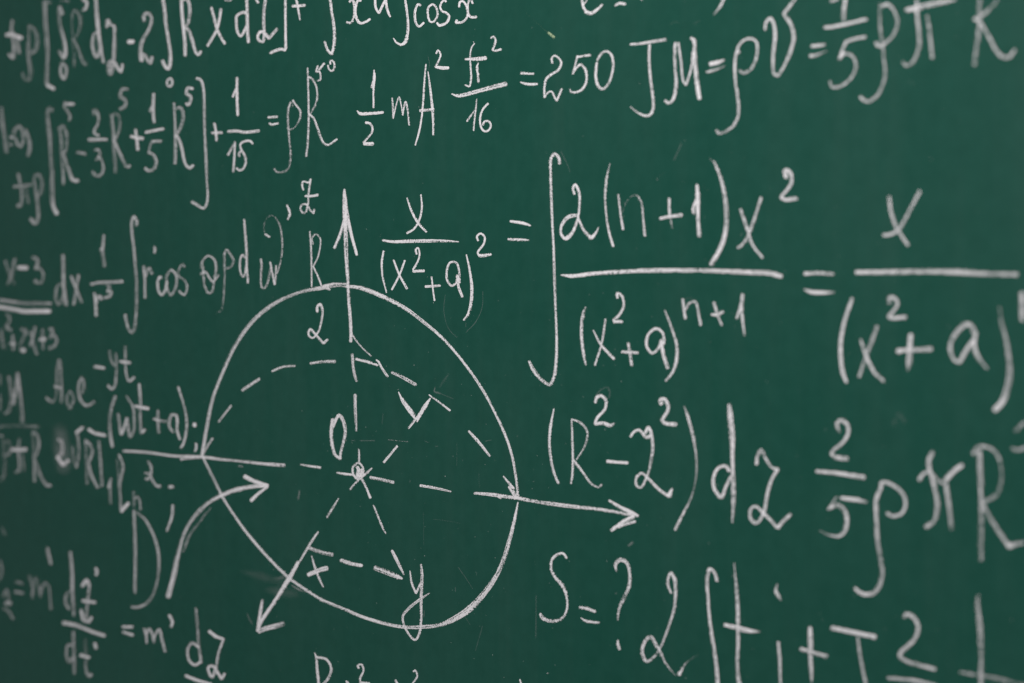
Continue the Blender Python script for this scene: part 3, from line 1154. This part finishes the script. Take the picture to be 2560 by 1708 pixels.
def catmull(P):
    """smooth curve through the points, about 3 photo pixels per step; returns (x, y, parameter)"""
    n = len(P)
    if n == 2: ctrl = [P[0], P[0], P[1], P[1]]
    else: ctrl = [P[0]] + P + [P[-1]]
    out = []
    for i in range(n-1):
        p0, p1, p2, p3 = [Vector(q) for q in (ctrl[i], ctrl[i+1], ctrl[i+2], ctrl[i+3])]
        if i == 0: p0 = p1*2-p2
        if i == n-2: p3 = p2*2-p1
        def tj(t, a, b): return t + max((b-a).length, 1e-3)**0.5
        t0 = 0.0; t1 = tj(t0, p0, p1); t2 = tj(t1, p1, p2); t3 = tj(t2, p2, p3)
        k = max(2, int((p2-p1).length/2.6))
        for j in range(k + (1 if i == n-2 else 0)):
            t = t1 + (t2-t1)*j/k
            A1 = p0*((t1-t)/(t1-t0)) + p1*((t-t0)/(t1-t0)); A2 = p1*((t2-t)/(t2-t1)) + p2*((t-t1)/(t2-t1))
            A3 = p2*((t3-t)/(t3-t2)) + p3*((t-t2)/(t3-t2))
            B1 = A1*((t2-t)/(t2-t0)) + A2*((t-t0)/(t2-t0)); B2 = A2*((t3-t)/(t3-t1)) + A3*((t-t1)/(t3-t1))
            c = B1*((t2-t)/(t2-t1)) + B2*((t-t1)/(t2-t1))
            out.append((c, i + j/k))
    return out

def lerp_list(v, t):
    if len(v) == 1: return v[0]
    s = max(0.0, min(1.0, t))*(len(v)-1); i = min(int(s), len(v)-2)
    return v[i] + (v[i+1]-v[i])*(s-i)

class Buf:
    def __init__(s): s.v=[]; s.f=[]; s.uv=[]; s.pr=[]; s.sd=[]; s.mi=[]
LEVEL = [0]
US = (-1.0, -0.55, 0.0, 0.55, 1.0)
HS = (0.0, 0.8, 1.0, 0.8, 0.0)
def ribbon(buf, paths, widths, press, mat):
    total = sum(len(p)-1 for p in paths); done = 0
    s0 = random.random()*100
    for P in paths:
        if len(P) < 2: done += 0; continue
        C = catmull(P)
        pts = [c for c, _ in C]; par = [(done+q)/max(total, 1) for _, q in C]
        done += len(P)-1
        W = []
        for p, q in zip(pts, par):
            wd = lerp_list(widths, q); b = 0.0080*abs(p.x-1090)
            if mat != 1: wd = math.sqrt(max(wd*wd-(0.8*b)**2, (0.5*wd)**2))
            W.append(wd)
        # rounded chalk ends
        d0 = (pts[0]-pts[1]).normalized(); d1 = (pts[-1]-pts[-2]).normalized()
        e0 = W[0]*.22; e1 = W[-1]*.22
        pts = [pts[0]+d0*e0] + pts + [pts[-1]+d1*e1]; par = [par[0]] + par + [par[-1]]; W = [W[0]] + W + [W[-1]]
        S = [0.0]
        for i in range(1, len(pts)): S.append(S[-1]+(pts[i]-pts[i-1]).length)
        # refine the ends so the caps are round
        def ins(frac):
            x = frac
            for i in range(1, len(S)):
                if S[i] > x+1e-4:
                    if x-S[i-1] < 1e-3: return
                    f = (x-S[i-1])/(S[i]-S[i-1])
                    pts.insert(i, pts[i-1].lerp(pts[i], f)); par.insert(i, par[i-1]+(par[i]-par[i-1])*f)
                    W.insert(i, W[i-1]+(W[i]-W[i-1])*f); S.insert(i, x); return
        T = S[-1]; r0 = min(W[0]*.34, T*.3); r1 = min(W[-1]*.34, T*.3)
        for q in (.06, .2, .45, .75, 1.0): ins(r0*q)
        for q in (1.0, .75, .45, .2, .06): ins(T-r1*q)
        n = len(pts); base = len(buf.v); LEVEL[0] = (LEVEL[0]+1) % 60
        lift = 0.00004 + LEVEL[0]*0.000006
        side_seed = random.random()*50
        for i in range(n):
            a = pts[max(i-1, 0)]; c = pts[min(i+1, n-1)]
            t = (c-a).normalized() if (c-a).length > 1e-6 else Vector((1, 0))
            nn = Vector((-t.y, t.x))
            k = 1.0
            if S[i] < r0: k = math.sqrt(max(0.0, 1-(1-S[i]/r0)**2))
            if T-S[i] < r1: k = min(k, math.sqrt(max(0.0, 1-(1-(T-S[i])/r1)**2)))
            k = max(k, .05)
            wl = W[i]*.5*k*(1+.09*noise.noise((S[i]*.12, side_seed, 0))+.05*noise.noise((S[i]*.5, side_seed, 3)))
            wr = W[i]*.5*k*(1+.09*noise.noise((S[i]*.12, side_seed, 9))+.05*noise.noise((S[i]*.5, side_seed, 6)))
            if mat != 1: wl *= 1.15; wr *= 1.15        # the worn edge takes up part of the ribbon
            pv = lerp_list(press, par[i])
            if mat != 1: pv = pv*(1+.10*noise.noise((S[i]*.05, side_seed, 20)))
            else: pv *= min(1.0, S[i]/max(r0*1.6, 1), (T-S[i])/max(r1*1.6, 1))
            thick = (0.00022 if mat != 1 else 0.00003)*(.4+.6*k)
            for u, h in zip(US, HS):
                q = pts[i] + nn*(u*(wr if u > 0 else wl))
                P3 = px(q.x, q.y)
                buf.v.append((P3.x, -(lift+thick*h), P3.z))
                buf.uv.append((u*.5+.5, S[i]*0.00045)); buf.pr.append(pv); buf.sd.append(s0)
            if i:
                for j in range(4):
                    o = base+(i-1)*5+j
                    buf.f.append((o, o+1, o+6, o+5)); buf.mi.append(mat)

def make_obj(name, buf, parent=None):
    n = len(buf.v)
    cx = sum(v[0] for v in buf.v)/n; cz = sum(v[2] for v in buf.v)/n
    org = Vector((cx, 0, cz))
    me = bpy.data.meshes.new(name)
    off = parent['_o'] if parent else (cx, 0, cz)
    me.from_pydata([(v[0]-off[0], v[1], v[2]-off[2]) for v in buf.v], [], buf.f)
    used = sorted(set(buf.mi))
    for k in used: me.materials.append(MATS[k])
    me.polygons.foreach_set('material_index', [used.index(k) for k in buf.mi])
    me.polygons.foreach_set('use_smooth', [True]*len(buf.f))
    uvl = me.uv_layers.new(name='UVMap')
    li = [0]*len(me.loops); me.loops.foreach_get('vertex_index', li)
    flat = []
    for k in li: flat.extend(buf.uv[k])
    uvl.data.foreach_set('uv', flat)
    a = me.attributes.new('press', 'FLOAT', 'POINT'); a.data.foreach_set('value', buf.pr)
    a = me.attributes.new('seed', 'FLOAT', 'POINT'); a.data.foreach_set('value', buf.sd)
    me.update()
    o = bpy.data.objects.new(name, me); COL.objects.link(o)
    if parent: o.parent = parent
    else: o.location = off
    return o

CATS = {'chalk_formula': 'formula', 'sphere_diagram': 'diagram', 'curved_arrow': 'arrow', 'chalk_smudge': 'smudge',
        'yellow_chalk_tick': 'chalk mark', 'chalk_numeral': 'numeral', 'chalk_letter': 'letter'}
groups = []
for line in STROKES.strip().splitlines():
    line = line.strip()
    if not line: continue
    if line[0] == 'F':
        name, label = line[2:].split('|'); groups.append(dict(name=name, label=label, glyphs=[], stuff=False))
    elif line[0] == 'K': groups[-1]['stuff'] = True
    elif line[0] == '@':
        ox, oy, sc_ = [float(q) for q in line[1:].split()]
    elif line[0] == 'G': groups[-1]['glyphs'].append((line[2:], [('', Buf())]))
    elif line[0] == 'S': groups[-1]['glyphs'][-1][1].append((line[2:], Buf()))
    else:
        tok = line.split(); mat = 0; ws = tok[0]
        if ws[0] == 's': mat = 1; ws = ws[1:]
        elif ws[0] == 'y': mat = 2; ws = ws[1:]
        widths = [float(q)/sc_ for q in ws.split(',')]
        press = [float(q) for q in tok[1].split(',')]
        if groups[-1]['stuff'] and mat == 0 and max(press) < .32:      # old scratches and ghost lines
            mat = 1; widths = [q*1.7 for q in widths]; press = [q*0.7 for q in press]
        paths = [[]]; nums = []
        for q in tok[2:]:
            if q == '/':
                last = paths[-1][-1]; paths.append([last])
            else:
                nums.append(float(q))
                if len(nums) == 2:
                    paths[-1].append((ox+nums[0]/sc_, oy+nums[1]/sc_)); nums = []
        gname, subs = groups[-1]['glyphs'][-1]
        if gname == 'equals_sign': subs.append(('bar', Buf()))
        ribbon(subs[-1][1], paths, widths, press, mat)

for g in groups:
    gl = [(n, [(q, b) for q, b in subs if b.v]) for n, subs in g['glyphs']]
    gl = [(n, subs) for n, subs in gl if subs]
    if g['stuff']:
        big = Buf()
        for n, subs in gl:
            b = subs[0][1]
            k = len(big.v); big.v += b.v; big.uv += b.uv; big.pr += b.pr; big.sd += b.sd; big.mi += b.mi
            big.f += [tuple(i+k for i in f) for f in b.f]
        o = make_obj(g['name'], big); o['kind'] = 'stuff'
        continue
    if len(gl) == 1 and len(gl[0][1]) == 1:
        o = make_obj(g['name'], gl[0][1][0][1])
    else:
        av = [v for _, subs in gl for _, b in subs for v in b.v]
        org = (sum(v[0] for v in av)/len(av), 0.0, min(v[2] for v in av))
        o = bpy.data.objects.new(g['name'], None); COL.objects.link(o); o.location = org
        o.empty_display_size = .05; o['_o'] = org
        for n, subs in gl:
            if len(subs) == 1: make_obj(n, subs[0][1], o); continue
            part = bpy.data.objects.new(n, None); COL.objects.link(part); part.empty_display_size = .02
            pv = [v for _, b in subs for v in b.v]
            po = (sum(v[0] for v in pv)/len(pv), 0.0, min(v[2] for v in pv))
            part.parent = o; part.location = (po[0]-org[0], 0, po[2]-org[2]); part['_o'] = po
            for q, b in subs: make_obj(q, b, part)
            del part['_o']
        del o['_o']
    o['label'] = g['label']; o['category'] = CATS[g['name']]
    if g['name'] == 'chalk_formula': o['group'] = 'chalk formulas written on the board'
    if g['name'] == 'chalk_smudge': o['group'] = 'rubbed chalk smudges'

# chalk crumbs caught on the board: far too many to count, one object
buf_v, buf_f = [], []
for _ in range(620):
    if random.random() < .55: x, y = random.gauss(1150, 420), random.gauss(1180, 330)
    else: x, y = random.uniform(0, 2560), random.uniform(0, 1708)
    p = px(x, y); r = random.choice((.00022, .0003, .0003, .0004, .0006)) * random.uniform(.7, 1.3)
    if abs(p.z) > .7 or p.x < -1.6 or p.x > .9: continue
    b = len(buf_v); a0 = random.random()*6
    for i in range(5):
        rr = r*random.uniform(.6, 1.2)
        buf_v.append((p.x+rr*math.cos(a0+i*1.2566), -.00002, p.z+rr*math.sin(a0+i*1.2566)))
    buf_v.append((p.x, -.00002-r*.8, p.z))
    for i in range(5): buf_f.append((b+i, b+(i+1) % 5, b+5))
m, nt = newmat('chalk_crumb')
out = N(nt, 'ShaderNodeOutputMaterial'); p = N(nt, 'ShaderNodeBsdfPrincipled'); L(nt, p.outputs[0], out.inputs[0])
co = N(nt, 'ShaderNodeTexCoord').outputs['Object']
cm = N(nt, 'ShaderNodeMix', data_type='RGBA'); cm.inputs['A'].default_value = (.09, .15, .13, 1); cm.inputs['B'].default_value = (.5, .52, .5, 1)
L(nt, rng(nt, tex_noise(nt, co, 60, 2, .5), .45, .7), cm.inputs['Factor']); L(nt, cm.outputs['Result'], p.inputs['Base Color'])
p.inputs['Roughness'].default_value = 1
me = bpy.data.meshes.new('chalk_crumbs'); me.from_pydata(buf_v, [], buf_f); me.materials.append(m); me.update()
o = bpy.data.objects.new('chalk_crumbs', me); COL.objects.link(o); o['kind'] = 'stuff'
